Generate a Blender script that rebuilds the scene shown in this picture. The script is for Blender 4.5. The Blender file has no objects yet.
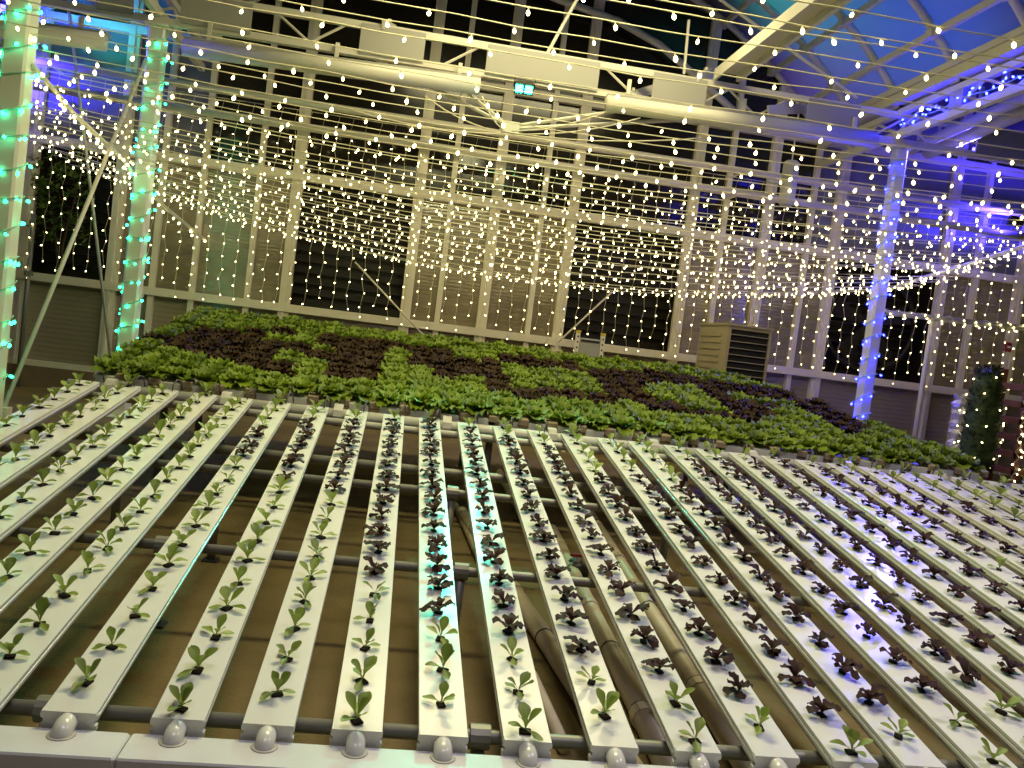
import bpy, math, random
from mathutils import Vector, Matrix, Euler

random.seed(11)
S = bpy.context.scene
COL = S.collection
PI = math.pi

# ------------------------------------------------------------------ camera
F_PX = 870.815
A_, B_, C_ = -0.133691352, -0.199930192, -0.143973776
CAM_T = Vector((-0.132415129, -1.59807398, 1.07391552))      # in the table's own axes
TILT = math.radians(8.5)                                      # the growing table rises away from the visitor
Z0 = 0.16                                                     # height of the table's front edge above the sand


def rot_t():
    ca, sa, cb, sb, cc, sc = math.cos(A_), math.sin(A_), math.cos(B_), math.sin(B_), math.cos(C_), math.sin(C_)
    Rz = Matrix(((ca, -sa, 0), (sa, ca, 0), (0, 0, 1)))
    Rx = Matrix(((1, 0, 0), (0, cb, -sb), (0, sb, cb)))
    Ry = Matrix(((cc, 0, sc), (0, 1, 0), (-sc, 0, cc)))
    return Rz @ Rx @ Ry


TABLE = Matrix.Translation((0, 0, Z0)) @ Matrix.Rotation(TILT, 4, 'X')
RW = Matrix.Rotation(TILT, 3, 'X') @ rot_t()                  # columns: right, forward, up
CAM = TABLE @ CAM_T


def at(px, py, Y):
    """The point that shows at a pixel, at the depth Y of the place."""
    d = RW @ Vector(((px - 512) / F_PX, 1, -(py - 384) / F_PX))
    return CAM + d * ((Y - CAM.y) / d.y)


def pix(p):
    d = RW.transposed() @ (Vector(p) - CAM)
    if d.y <= 0.05:
        return (-9999, -9999)
    return (512 + F_PX * d.x / d.y, 384 - F_PX * d.z / d.y)


cd = bpy.data.cameras.new('camera')
cam = bpy.data.objects.new('camera', cd)
COL.objects.link(cam)
right, fwd, up = RW.col[0], RW.col[1], RW.col[2]
cam.matrix_world = Matrix(((right.x, up.x, -fwd.x, CAM.x), (right.y, up.y, -fwd.y, CAM.y), (right.z, up.z, -fwd.z, CAM.z), (0, 0, 0, 1)))
cd.sensor_width = 36
cd.lens = F_PX * 36 / 1024
cd.clip_start = 0.05
S.camera = cam

# ------------------------------------------------------------------ materials


def mat(name, col, rough=0.5, metal=0.0, spec=0.5, emit=None, strength=0.0, bump=None, vary=0.0, noise=None, translucent=0.0, through=None):
    m = bpy.data.materials.new(name)
    m.use_nodes = True
    nt = m.node_tree
    b = nt.nodes['Principled BSDF']
    b.inputs['Base Color'].default_value = (*col, 1)
    b.inputs['Roughness'].default_value = rough
    b.inputs['Metallic'].default_value = metal
    b.inputs['Specular IOR Level'].default_value = spec
    src = None
    if noise:                                                 # (second colour, scale)
        tc = nt.nodes.new('ShaderNodeTexCoord')
        n = nt.nodes.new('ShaderNodeTexNoise')
        n.inputs['Scale'].default_value = noise[1]
        n.inputs['Detail'].default_value = 6
        nt.links.new(tc.outputs['Object'], n.inputs['Vector'])
        r = nt.nodes.new('ShaderNodeValToRGB')
        r.color_ramp.elements[0].position = 0.35
        r.color_ramp.elements[1].position = 0.7
        r.color_ramp.elements[0].color = (*col, 1)
        r.color_ramp.elements[1].color = (*noise[0], 1)
        nt.links.new(n.outputs['Fac'], r.inputs['Fac'])
        nt.links.new(r.outputs['Color'], b.inputs['Base Color'])
        src = r.outputs['Color']
    if vary:
        oi = nt.nodes.new('ShaderNodeObjectInfo')
        mr = nt.nodes.new('ShaderNodeMapRange')
        mr.inputs['To Min'].default_value = 1 - vary
        mr.inputs['To Max'].default_value = 1 + vary
        nt.links.new(oi.outputs['Random'], mr.inputs['Value'])
        hs = nt.nodes.new('ShaderNodeHueSaturation')
        hs.inputs['Color'].default_value = (*col, 1)
        if src:
            nt.links.new(src, hs.inputs['Color'])
        nt.links.new(mr.outputs['Result'], hs.inputs['Value'])
        nt.links.new(hs.outputs['Color'], b.inputs['Base Color'])
        src = hs.outputs['Color']
    if bump:                                                  # ('ribs' | 'noise', scale, strength)
        tc = nt.nodes.new('ShaderNodeTexCoord')
        if bump[0] == 'ribs':
            w = nt.nodes.new('ShaderNodeTexWave')
            w.wave_type = 'BANDS'
            w.bands_direction = 'Z'
            w.inputs['Distortion'].default_value = 1.2
            w.inputs['Detail'].default_value = 2
            w.inputs['Detail Scale'].default_value = 1.0
        else:
            w = nt.nodes.new('ShaderNodeTexNoise')
            w.inputs['Detail'].default_value = 5
        w.inputs['Scale'].default_value = bump[1]
        nt.links.new(tc.outputs['Object'], w.inputs['Vector'])
        bn = nt.nodes.new('ShaderNodeBump')
        bn.inputs['Strength'].default_value = bump[2]
        bn.inputs['Distance'].default_value = 0.01
        nt.links.new(w.outputs[1] if bump[0] == 'ribs' else w.outputs[0], bn.inputs['Height'])
        nt.links.new(bn.outputs['Normal'], b.inputs['Normal'])
    if emit:
        b.inputs['Emission Color'].default_value = (*emit, 1)
        b.inputs['Emission Strength'].default_value = strength
    if translucent:
        tr = nt.nodes.new('ShaderNodeBsdfTranslucent')
        tr.inputs['Color'].default_value = (*[min(1, c * 1.6) for c in col], 1)
        if through:
            tr.inputs['Color'].default_value = (*through, 1)
        elif src:
            nt.links.new(src, tr.inputs['Color'])
        mx = nt.nodes.new('ShaderNodeMixShader')
        mx.inputs[0].default_value = translucent
        out = nt.nodes['Material Output']
        nt.links.new(b.outputs[0], mx.inputs[1])
        nt.links.new(tr.outputs[0], mx.inputs[2])
        nt.links.new(mx.outputs[0], out.inputs['Surface'])
    return m


M = {
    'pvc': mat('white_pvc', (0.70, 0.70, 0.64), 0.21, spec=0.6, noise=((0.65, 0.65, 0.585), 5)),
    'pvc_old': mat('grey_white_pvc', (0.52, 0.51, 0.46), 0.4, noise=((0.38, 0.36, 0.31), 6)),
    'trough': mat('trough_plastic', (0.66, 0.66, 0.67), 0.38, noise=((0.57, 0.57, 0.58), 7)),
    'pipe_grey': mat('galvanised_pipe', (0.22, 0.21, 0.18), 0.45, 0.3),
    'pipe_tan': mat('tan_drain_pipe', (0.66, 0.57, 0.38), 0.42, noise=((0.55, 0.47, 0.31), 9)),
    'black': mat('black_rubber', (0.02, 0.019, 0.018), 0.5),
    'red': mat('red_plastic', (0.25, 0.012, 0.012), 0.45),
    'tan': mat('tan_block', (0.30, 0.23, 0.14), 0.7),
    'sand': mat('brown_sand', (0.205, 0.155, 0.072), 0.95, spec=0.1, noise=((0.15, 0.112, 0.05), 3.5), bump=('noise', 60, 0.5)),
    'leaf': mat('green_leaf', (0.225, 0.295, 0.048), 0.42, vary=0.22, translucent=0.28),
    'head': mat('lettuce_leaf', (0.20, 0.275, 0.02), 0.5, spec=0.3, vary=0.2, noise=((0.11, 0.17, 0.012), 14), translucent=0.25),
    'redleaf': mat('red_leaf', (0.029, 0.0105, 0.0055), 0.6, spec=0.15, vary=0.25, translucent=0.12),
    'redhead': mat('red_lettuce_leaf', (0.048, 0.026, 0.008), 0.6, spec=0.15, vary=0.25, noise=((0.026, 0.013, 0.006), 14), translucent=0.12),
    'plug': mat('peat_plug', (0.022, 0.016, 0.010), 0.95, spec=0.1),
    'steel': mat('painted_steel', (0.62, 0.59, 0.49), 0.45),
    'mullion': mat('window_frame_paint', (0.74, 0.68, 0.56), 0.45),
    'plate': mat('grey_plate', (0.34, 0.33, 0.29), 0.55),
    'post': mat('white_post', (0.70, 0.70, 0.60), 0.4),
    'poly': mat('ribbed_polycarbonate', (0.21, 0.175, 0.12), 0.17, spec=1.0, bump=('ribs', 9, 0.1), noise=((0.30, 0.25, 0.17), 2)),
    'glass': mat('night_glass', (0.014, 0.011, 0.008), 0.16),
    'panel': mat('lower_wall_panel', (0.27, 0.225, 0.165), 0.17, spec=0.9, bump=('ribs', 7, 0.3), noise=((0.34, 0.285, 0.21), 1.5)),
    'dark': mat('dark_louvre', (0.013, 0.009, 0.006), 0.5),
    'knee': mat('brown_knee_wall', (0.22, 0.15, 0.09), 0.8, noise=((0.18, 0.12, 0.07), 4)),
    'frost': mat('frosted_glazing', (0.16, 0.16, 0.2), 0.5),
    'film': mat('roof_film', (0.13, 0.13, 0.125), 0.55, noise=((0.10, 0.10, 0.095), 1.3), translucent=0.5, through=(0.6, 0.6, 0.62)),
    'cord': mat('pale_cord', (0.62, 0.56, 0.40), 0.6),
    'gcord': mat('green_cord', (0.36, 0.60, 0.46), 0.6),
    'hose': mat('dark_hose', (0.10, 0.09, 0.075), 0.5),
    'unit': mat('beige_metal', (0.36, 0.30, 0.19), 0.5),
    'slat': mat('louvre_slat', (0.30, 0.26, 0.20), 0.5),
    'yellow': mat('yellow_cap', (0.6, 0.42, 0.05), 0.5),
    'tree': mat('topiary_needles', (0.022, 0.045, 0.014), 0.7, vary=0.1, noise=((0.04, 0.07, 0.02), 18)),
    'bush': mat('window_bush_leaf', (0.12, 0.19, 0.045), 0.6, vary=0.1, translucent=0.2),
    'bark': mat('bark', (0.06, 0.04, 0.025), 0.9),
    'tinsel': mat('silver_tinsel', (0.75, 0.72, 0.78), 0.25, 0.5, bump=('noise', 40, 1.0)),
    'wood': mat('red_brown_wood', (0.20, 0.075, 0.04), 0.55, noise=((0.13, 0.05, 0.03), 5)),
    'wht': mat('white_plastic', (0.8, 0.8, 0.8), 0.4),
    'warm': mat('warm_bulb', (1, 0.85, 0.6), 0.4, emit=(1.0, 0.84, 0.36), strength=11.5),
    'led_green': mat('green_led', (0.1, 0.8, 0.5), 0.4, emit=(0.012, 1.0, 0.42), strength=24.0),
    'led_blue': mat('blue_led', (0.1, 0.1, 0.9), 0.4, emit=(0.006, 0.008, 1.0), strength=130.0),
    'lamp_green': mat('green_flood_lens', (0.1, 0.9, 0.6), 0.3, emit=(0.012, 1.0, 0.5), strength=60.0),
    'lamp_blue': mat('blue_flood_lens', (0.2, 0.2, 1.0), 0.3, emit=(0.014, 0.012, 1.0), strength=60.0),
}

# ------------------------------------------------------------------ mesh building


class MB:
    def __init__(self):
        self.v, self.f, self.m = [], [], []

    def add(self, vs, fs, mi=0):
        o = len(self.v)
        self.v += [tuple(x) for x in vs]
        self.f += [tuple(i + o for i in f) for f in fs]
        self.m += [mi] * len(fs)
        return self

    def box(self, lo, hi, mi=0, mx=None):
        x0, y0, z0 = lo
        x1, y1, z1 = hi
        vs = [(x0, y0, z0), (x1, y0, z0), (x1, y1, z0), (x0, y1, z0), (x0, y0, z1), (x1, y0, z1), (x1, y1, z1), (x0, y1, z1)]
        if mx is not None:
            vs = [mx @ Vector(p) for p in vs]
        return self.add(vs, [(3, 2, 1, 0), (4, 5, 6, 7), (0, 1, 5, 4), (1, 2, 6, 5), (2, 3, 7, 6), (3, 0, 4, 7)], mi)

    def cbox(self, lo, hi, c, mi=0):
        """A box with its upright edges and its top edge chamfered by c."""
        x0, y0, z0 = lo
        x1, y1, z1 = hi
        def ring(z, i):
            return [(x0 + c + i, y0 + i, z), (x1 - c - i, y0 + i, z), (x1 - i, y0 + c + i, z), (x1 - i, y1 - c - i, z), (x1 - c - i, y1 - i, z), (x0 + c + i, y1 - i, z), (x0 + i, y1 - c - i, z), (x0 + i, y0 + c + i, z)]
        vs = ring(z0, 0) + ring(z1 - c, 0) + ring(z1, c * 0.7)
        fs = [tuple(reversed(range(8))), tuple(range(16, 24))]
        for k in range(2):
            for i in range(8):
                j = (i + 1) % 8
                fs.append((k * 8 + i, k * 8 + j, k * 8 + 8 + j, k * 8 + 8 + i))
        return self.add(vs, fs, mi)

    def tube(self, pts, r, n=6, mi=0, cap=True, flat=1.0):
        pts = [Vector(p) for p in pts]
        rs = r if isinstance(r, (list, tuple)) else [r] * len(pts)
        vs, fs = [], []
        ref = None
        for i, p in enumerate(pts):
            t = (pts[min(i + 1, len(pts) - 1)] - pts[max(i - 1, 0)])
            t = t.normalized() if t.length > 1e-9 else Vector((0, 0, 1))
            if ref is None:
                ref = Vector((0, 0, 1)) if abs(t.z) < 0.9 else Vector((0, 1, 0))
            a = t.cross(ref).normalized()
            b = a.cross(t).normalized()
            ref = b
            for k in range(n):
                w = 2 * PI * k / n
                vs.append(p + a * (math.cos(w) * rs[i]) + b * (math.sin(w) * rs[i] * flat))
        for i in range(len(pts) - 1):
            for k in range(n):
                j = (k + 1) % n
                fs.append((i * n + k, i * n + j, (i + 1) * n + j, (i + 1) * n + k))
        if cap:
            fs.append(tuple(reversed(range(n))))
            fs.append(tuple((len(pts) - 1) * n + k for k in range(n)))
        return self.add(vs, fs, mi)

    def bar(self, a, b, w, h, mi=0):
        """A rectangular bar from a to b, w wide sideways and h tall."""
        a, b = Vector(a), Vector(b)
        t = (b - a).normalized()
        ref = Vector((0, 0, 1)) if abs(t.z) < 0.95 else Vector((0, 1, 0))
        s = t.cross(ref).normalized() * (w / 2)
        u = s.cross(t).normalized() * (h / 2)
        vs = [a - s - u, a + s - u, a + s + u, a - s + u, b - s - u, b + s - u, b + s + u, b - s + u]
        return self.add(vs, [(0, 1, 2, 3), (7, 6, 5, 4), (0, 4, 5, 1), (1, 5, 6, 2), (2, 6, 7, 3), (3, 7, 4, 0)], mi)

    def lathe(self, prof, n=12, mi=0, mx=None, mis=None):
        vs, fs, ms = [], [], []
        for r, z in prof:
            for k in range(n):
                w = 2 * PI * k / n
                p = Vector((r * math.cos(w), r * math.sin(w), z))
                vs.append(mx @ p if mx is not None else p)
        for i in range(len(prof) - 1):
            for k in range(n):
                j = (k + 1) % n
                fs.append((i * n + k, i * n + j, (i + 1) * n + j, (i + 1) * n + k))
                ms.append(mis[i] if mis else mi)
        fs.append(tuple(reversed(range(n))))
        ms.append(mis[0] if mis else mi)
        fs.append(tuple((len(prof) - 1) * n + k for k in range(n)))
        ms.append(mis[-1] if mis else mi)
        o = len(self.v)
        self.v += [tuple(x) for x in vs]
        self.f += [tuple(i + o for i in f) for f in fs]
        self.m += ms
        return self

    def mesh(self, name, mats, smooth=False):
        me = bpy.data.meshes.new(name)
        me.from_pydata(self.v, [], self.f)
        for m in (mats if isinstance(mats, (list, tuple)) else [mats]):
            me.materials.append(M[m])
        me.polygons.foreach_set('material_index', self.m)
        if smooth:
            me.polygons.foreach_set('use_smooth', [True] * len(self.f))
        me.update()
        return me

    def build(self, name, mats, parent=None, smooth=False):
        return put(name, self.mesh(name, mats, smooth), parent)


def put(name, me, parent=None, mw=None):
    o = bpy.data.objects.new(name, me)
    COL.objects.link(o)
    if mw is not None:
        o.matrix_basis = mw
    if parent is not None:
        o.parent = parent
    return o


def tag(o, label, cat, group=None):
    o['label'] = label
    o['category'] = cat
    if group:
        o['group'] = group
    return o


def thing(name, label, cat, loc=(0, 0, 0), group=None, mw=None):
    o = bpy.data.objects.new(name, None)
    COL.objects.link(o)
    o.empty_display_size = 0.05
    if mw is not None:
        o.matrix_basis = mw
    else:
        o.location = loc
    return tag(o, label, cat, group)


def struct(o, kind='structure'):
    o['kind'] = kind
    return o


def local(o, *pts):
    return [Vector(p) - o.location for p in pts]


ORD = ('first second third fourth fifth sixth seventh eighth ninth tenth eleventh twelfth thirteenth fourteenth fifteenth sixteenth '
       'seventeenth eighteenth nineteenth twentieth').split()
TENS = {20: ('twentieth', 'twenty'), 30: ('thirtieth', 'thirty'), 40: ('fortieth', 'forty'), 50: ('fiftieth', 'fifty')}


def ordinal(n):
    if n <= 20:
        return ORD[n - 1]
    t, u = n // 10 * 10, n % 10
    return TENS[t][0] if u == 0 else TENS[t][1] + '-' + ORD[u - 1]


# ------------------------------------------------------------------ the setting
YW = 6.75                                                     # the glazed end wall
XL, XR = -2.22, 3.79                                          # the two gutter lines of the middle bay
ZG = 3.35                                                     # gutter height
SPAN = XR - XL
RISE = 1.45
RA = (SPAN * SPAN / 4 + RISE * RISE) / (2 * RISE)
XC = (XL + XR) / 2


def arch_z(x, k=0):
    """Height of the barrel roof of bay k at x."""
    d = x - (XC + k * SPAN)
    return ZG + RISE - RA + math.sqrt(max(RA * RA - d * d, 0))


struct(MB().box((-9, -4, -0.1), (10.5, 9.5, 0)).build('floor', 'sand'))

# knee wall and lower glazing
MUL = [(-4.75, 1), (-4.35, 0), (-3.95, 0), (-3.6, 1), (-2.83, 1), (-2.47, 0), (-2.11, 0), (-1.61, 0), (-1.265, 1), (-0.129, 1), (0.181, 0), (0.612, 1), (1.069, 0), (1.37, 1), (2.56, 1),
       (2.9, 0), (3.345, 1), (3.8, 0), (4.09, 1), (5.317, 1), (5.682, 0), (6.19, 1), (6.62, 0), (7.0, 1)]
DARK = {(-3.6, -2.83), (-1.265, -0.129), (1.37, 2.56), (4.09, 5.317)}
wb = MB().box((-5.4, YW - 0.06, 0), (7.6, YW + 0.1, 0.19))
struct(wb.build('wall_back', 'knee'))
lp = MB()
for (a, _), (b, _) in zip(MUL, MUL[1:]):
    lp.box((a, YW + 0.01, 0.19), (b, YW + 0.03, 0.99))
struct(lp.build('wall_back_panelling', 'panel'))


def wall_top(x):
    k = round((x - XC) / SPAN)
    return arch_z(x, k) - 0.02


n = 0
for (a, _), (b, _) in zip(MUL, MUL[1:]):
    n += 1
    if (a, b) in DARK:
        w = MB()
        w.box((a, YW + 0.34, 1.0), (b, YW + 0.36, 2.22))
        w.box((a, YW + 0.02, 1.0), (a + 0.01, YW + 0.34, 2.22)).box((b - 0.01, YW + 0.02, 1.0), (b, YW + 0.34, 2.22))
        w.box((a, YW + 0.02, 2.21), (b, YW + 0.34, 2.22)).box((a, YW + 0.02, 1.0), (b, YW + 0.34, 1.01))
        for i in range(11):
            z = 1.06 + i * 0.105
            w.bar((a + 0.012, YW + 0.27, z), (b - 0.012, YW + 0.27, z), 0.07, 0.008)
        o = struct(w.build('window_%d' % n, 'dark'))
        if a > 4:                                             # the ventilating fan behind the last dark opening
            fx, fz = (a + b) / 2, 1.6
            ring = MB()
            pts = [(fx + 0.5 * math.cos(t * PI / 16), YW + 0.17, fz + 0.5 * math.sin(t * PI / 16)) for t in range(33)]
            ring.tube(pts, 0.03, 6)
            ring.build('fan_ring', 'dark', o, True)
            bl = MB()
            for k in range(5):
                t = k * 2 * PI / 5 + 0.3
                d = Vector((math.cos(t), 0, math.sin(t)))
                s = Vector((-math.sin(t), 0.25, math.cos(t)))
                c = Vector((fx, YW + 0.17, fz))
                q = [c + d * 0.05 - s * 0.03, c + d * 0.05 + s * 0.03, c + d * 0.44 + s * 0.11, c + d * 0.44 - s * 0.09]
                bl.add(q + [x + Vector((0, 0.012, 0)) for x in q], [(0, 1, 2, 3), (7, 6, 5, 4), (0, 4, 5, 1), (1, 5, 6, 2), (2, 6, 7, 3), (3, 7, 4, 0)])
            bl.build('fan_blade', 'dark', o)
    else:
        struct(MB().box((a, YW + 0.01, 1.0), (b, YW + 0.03, 2.22)).build('window_%d' % n, 'poly'))
    m_ = (a + b) / 2
    za, zb = wall_top(a + 0.01), wall_top(b - 0.01)
    y0, y1 = YW + 0.01, YW + 0.03
    g = MB().add([(a, y0, 2.22), (b, y0, 2.22), (b, y0, zb), (a, y0, za), (a, y1, 2.22), (b, y1, 2.22), (b, y1, zb), (a, y1, za)],
                 [(0, 1, 2, 3), (7, 6, 5, 4), (0, 4, 5, 1), (1, 5, 6, 2), (2, 6, 7, 3), (3, 7, 4, 0)])
    struct(g.build('window_%d' % (n + 40), 'glass' if XL < m_ < XR else 'frost'))
n = 0
for x, big in MUL:
    n += 1
    w = 0.10 if big else 0.05
    t = MB().box((x - w / 2, YW - 0.05, 0.19), (x + w / 2, YW + 0.009, wall_top(x)))
    if big:
        t.box((x - 0.012, YW - 0.066, 0.19), (x + 0.012, YW - 0.05, wall_top(x)))
    struct(t.build('trim_%d' % n, 'mullion'))
for z, h, y in ((0.215, 0.05, 0.06), (1.0, 0.075, 0.075), (2.235, 0.08, 0.07), (ZG - 0.02, 0.07, 0.06)):
    n += 1
    struct(MB().box((-5.4, YW - y, z - h / 2), (7.6, YW + 0.008, z + h / 2)).build('trim_%d' % n, 'mullion'))

# barrel roof of three bays: film, bows, purlins
for k in (-1, 0, 1):
    NS = 60
    vs, fs = [], []
    half = math.asin(SPAN / 2 / RA)
    for i in range(NS + 1):
        t = -half + 2 * half * i / NS
        x = XC + k * SPAN + RA * math.sin(t)
        z = ZG + RISE - RA + RA * math.cos(t)
        for y in (-3.0, YW + 0.04):
            vs += [(x, y, z + 0.055), (x, y, z + 0.065)]
    for i in range(NS):
        a = i * 4
        b = a + 4
        fs += [(a, a + 2, b + 2, b), (a + 1, b + 1, b + 3, a + 3), (a, b, b + 1, a + 1), (a + 2, a + 3, b + 3, b + 2)]
    nm = ('ceiling_left', 'ceiling', 'ceiling_right')[k + 1]
    struct(MB().add(vs, fs).build(nm, 'film'))

BOWS = [6.72, 6.02, 5.3, 4.5, 3.7, 2.9, 2.1]
BAYN = {-1: 'left', 0: 'middle', 1: 'right'}
for k in (-1, 0, 1):
    for i, y in enumerate(BOWS):
        if k and i in (5, 6):
            continue
        half = math.asin(SPAN / 2 / RA)
        pts = []
        for j in range(25):
            t = -half + 2 * half * j / 24
            pts.append((RA * math.sin(t), 0, RISE - RA + RA * math.cos(t)))
        o = thing('roof_bow', 'pale curved roof bow, %s from the end wall in the %s bay' % (ordinal(i + 1), BAYN[k]), 'roof bow', (XC + k * SPAN, y, ZG), 'roof bows')
        MB().tube(pts, 0.032, 6).build('bow_tube', 'steel', o, True)
        for s in (0, 24):
            p = Vector(pts[s])
            MB().box((p.x - 0.04, -0.05, p.z - 0.05), (p.x + 0.04, 0.05, p.z + 0.03)).build('bow_foot', 'steel', o)
for i, t in enumerate((-0.79, -0.55, -0.28, 0.0, 0.28, 0.5, 0.675, 0.79)):
    x, z = XC + RA * math.sin(t), ZG + RISE - RA + RA * math.cos(t)
    o = thing('roof_purlin', 'straight pale purlin along the roof, %s from the left gutter' % ordinal(i + 1), 'purlin', (x, 0, z - 0.04), 'roof purlins')
    MB().bar((0, -1.5, 0), (0, 6.7, 0), 0.035, 0.055).build('purlin_bar', 'steel', o)
    for y in BOWS:
        MB().box((-0.035, y - 0.045, -0.03), (0.035, y + 0.045, 0.034)).build('clip', 'steel', o)

# gutters: a rail on each side of the bay with a small lattice under it
for gx, lab in ((XL, 'left'), (XR, 'right')):
    o = thing('gutter_girder', 'long pale gutter girder along the %s side of the middle bay' % lab, 'girder', (gx, 0, ZG))
    MB().box((-0.10, -1.5, -0.03), (0.10, 6.7, 0.05)).box((-0.12, -1.5, 0.05), (-0.09, 6.7, 0.10)).box((0.09, -1.5, 0.05), (0.12, 6.7, 0.10)).build('gutter', 'steel', o)
    MB().bar((0, -1.5, -0.08), (0, 6.7, -0.08), 0.05, 0.05).build('upper_chord', 'steel', o)
    MB().bar((0, -1.5, -0.27), (0, 6.7, -0.27), 0.05, 0.06).build('lower_chord', 'steel', o)
    y, sgn = -1.2, 1
    while y < 6.3:
        MB().tube([(0, y, -0.25 if sgn > 0 else -0.10), (0, y + 0.36, -0.10 if sgn > 0 else -0.25)], 0.012, 5).build('web', 'steel', o)
        y += 0.36
        sgn = -sgn
    for y in (0.4, 1.9, 3.4, 4.4):
        MB().box((-0.03, y, -0.245), (0.03, y + 0.16, -0.105)).build('plate', 'plate', o)

# main truss across the bay
YT = 5.3
tr = thing('roof_truss', 'shallow roof truss with grey plates crossing above the light canopy', 'truss', (0, YT, 3.03))
MB().bar((-6.5, 0, 0.22), (6.6, 0, 0.22), 0.05, 0.05).build('top_chord', 'steel', tr)
MB().bar((-6.5, 0, 0.0), (6.6, 0, 0.0), 0.06, 0.05).build('bottom_chord', 'steel', tr)
PL = [(-5.7, -4.9), (-4.2, -3.6), (-2.66, -2.40), (-2.06, -1.54), (-0.72, -0.22), (0.27, 1.18), (1.63, 2.08), (2.96, 3.42), (4.5, 5.3)]
for a, b in PL:
    MB().box((a, -0.045, 0.0), (b, -0.030, 0.225)).build('plate', 'plate', tr)
x, sgn = -6.3, 1
while x < 6.3:
    if not any(a - 0.05 < x + 0.13 < b + 0.05 for a, b in PL):
        MB().tube([(x, 0, 0.02 if sgn > 0 else 0.2), (x + 0.26, 0, 0.2 if sgn > 0 else 0.02)], 0.011, 5).build('web', 'steel', tr)
    x += 0.26
    sgn = -sgn
# tension rods to the low node
for (xa, za), (xb, zb) in (((-0.62, 0.0), (0.5, -0.36)), ((1.75, 0.0), (0.55, -0.36)), ((-0.1, 0.0), (0.5, -0.36)), ((2.3, -0.02), (0.55, -0.38))):
    MB().tube([(xa, 0.03, za), (xb, 0.03, zb)], 0.016, 6).build('tension_rod', 'steel', tr)
MB().box((0.46, 0.0, -0.42), (0.60, 0.06, -0.33)).build('node_plate', 'steel', tr)
for a, b in (((581, -8), (547, 54)), ((689, 20), (684, 74)), ((700, -15), (857, 98))):
    p, q = at(*a, YT - 0.02), at(*b, YT - 0.02)
    MB().tube(local(tr, p, q), 0.014 if a[0] != 689 else 0.012, 6).build('brace', 'steel', tr)

# white housings slung under the truss
for i, (a, b, za, zb) in enumerate(((-2.0, 0.24, 2.835, 2.90), (1.26, 3.55, 2.93, 2.985), (-5.2, -2.55, 2.72, 2.78))):
    o = thing('shade_housing', ('long white shade housing under the truss, between left post and green floodlight', 'long white shade housing under the truss, between green floodlight and blue post',
                                'white shade housing under the truss, beyond the left green post')[i], 'housing', ((a + b) / 2, YT - 0.10, (za + zb) / 2), 'shade housings')
    hl = (b - a) / 2
    MB().tube([(-hl, 0, (za - zb) / 2), (hl, 0, (zb - za) / 2)], 0.066, 12).build('tube', 'steel', o, True)
    MB().bar((-hl, 0.05, (za - zb) / 2 + 0.068), (hl, 0.05, (zb - za) / 2 + 0.068), 0.10, 0.03).build('hood', 'plate', o)
    for s in (-0.85, 0.0, 0.85):
        MB().box((s * hl - 0.015, 0.03, 0.06), (s * hl + 0.015, 0.055, 0.2)).build('hanger', 'steel', o)
# green-lit boards beside the gap
for i, (a, b) in enumerate((((425, 75), (441, 84)), ((606, 103), (658, 88)), ((768, 110), (826, 108)), ((383, 24), (395, 30)), ((698, 77), (712, 73)))):
    p, q = at(*a, YT - 0.06), at(*b, YT + 0.25)
    o = thing('bracket_board', ('small pale bracket at the end of the left shade housing', 'angled pale bracket at the start of the right shade housing', 'angled pale bracket left of the last truss plate',
                                'small pale bracket above the second truss plate', 'short pale bracket under the long roof beam')[i], 'bracket', (p + q) / 2)
    MB().bar(*local(o, p, q), 0.02, 0.075).build('board', 'steel', o)
    MB().box((-0.012, -0.015, 0.036), (0.012, 0.015, 0.06)).build('bolt', 'steel', o)
# the long roof beam that meets the truss
p = at(722, 80, YT)
o = thing('roof_beam', 'long pale roof beam meeting the truss above the right shade housing', 'beam', (p.x, 0, p.z + 0.03))
MB().box((-0.09, 0.5, -0.06), (-0.07, YT - 0.05, 0.03)).build('outer_flange', 'steel', o)
MB().box((-0.07, 0.5, 0.01), (0.10, YT - 0.05, 0.03)).build('web', 'steel', o)
MB().box((0.10, 0.5, -0.04), (0.13, YT - 0.05, 0.03)).build('inner_flange', 'steel', o)
# inner bow in the gable
pts = [at(*q, YW - 0.12) for q in ((440, -58), (500, -25), (560, 0), (618, 21), (660, 45), (700, 80), (735, 112))]
o = thing('gable_bow', 'low curved steel bow crossing the gable window above the truss', 'roof bow', pts[3])
MB().tube(local(o, *pts), 0.035, 6).build('bow_tube', 'steel', o, True)
for q in (1, 3, 5):
    MB().box(tuple(local(o, pts[q])[0] - Vector((0.03, -0.02, 0.03))), tuple(local(o, pts[q])[0] + Vector((0.03, 0.10, 0.03)))).build('clip', 'steel', o)

# two horizontal curtain pipes before the end wall, one more above them on either side
for i, (z, r) in enumerate(((2.83, 0.034), (2.62, 0.036))):
    o = thing('curtain_pipe', ('upper', 'lower')[i] + ' of two long cream pipes before the end wall', 'pipe', (0, 6.35, z), 'curtain pipes')
    MB().tube([(-5.2, 0, 0), (7.4, 0, 0.0)], r, 10).build('pipe', 'mullion', o, True)
    for x in (-3.4, -0.3, 2.9, 5.6):
        MB().tube([(x, 0, 0), (x, 0.33, 0)], 0.012, 5).build('bracket', 'mullion', o)

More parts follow.
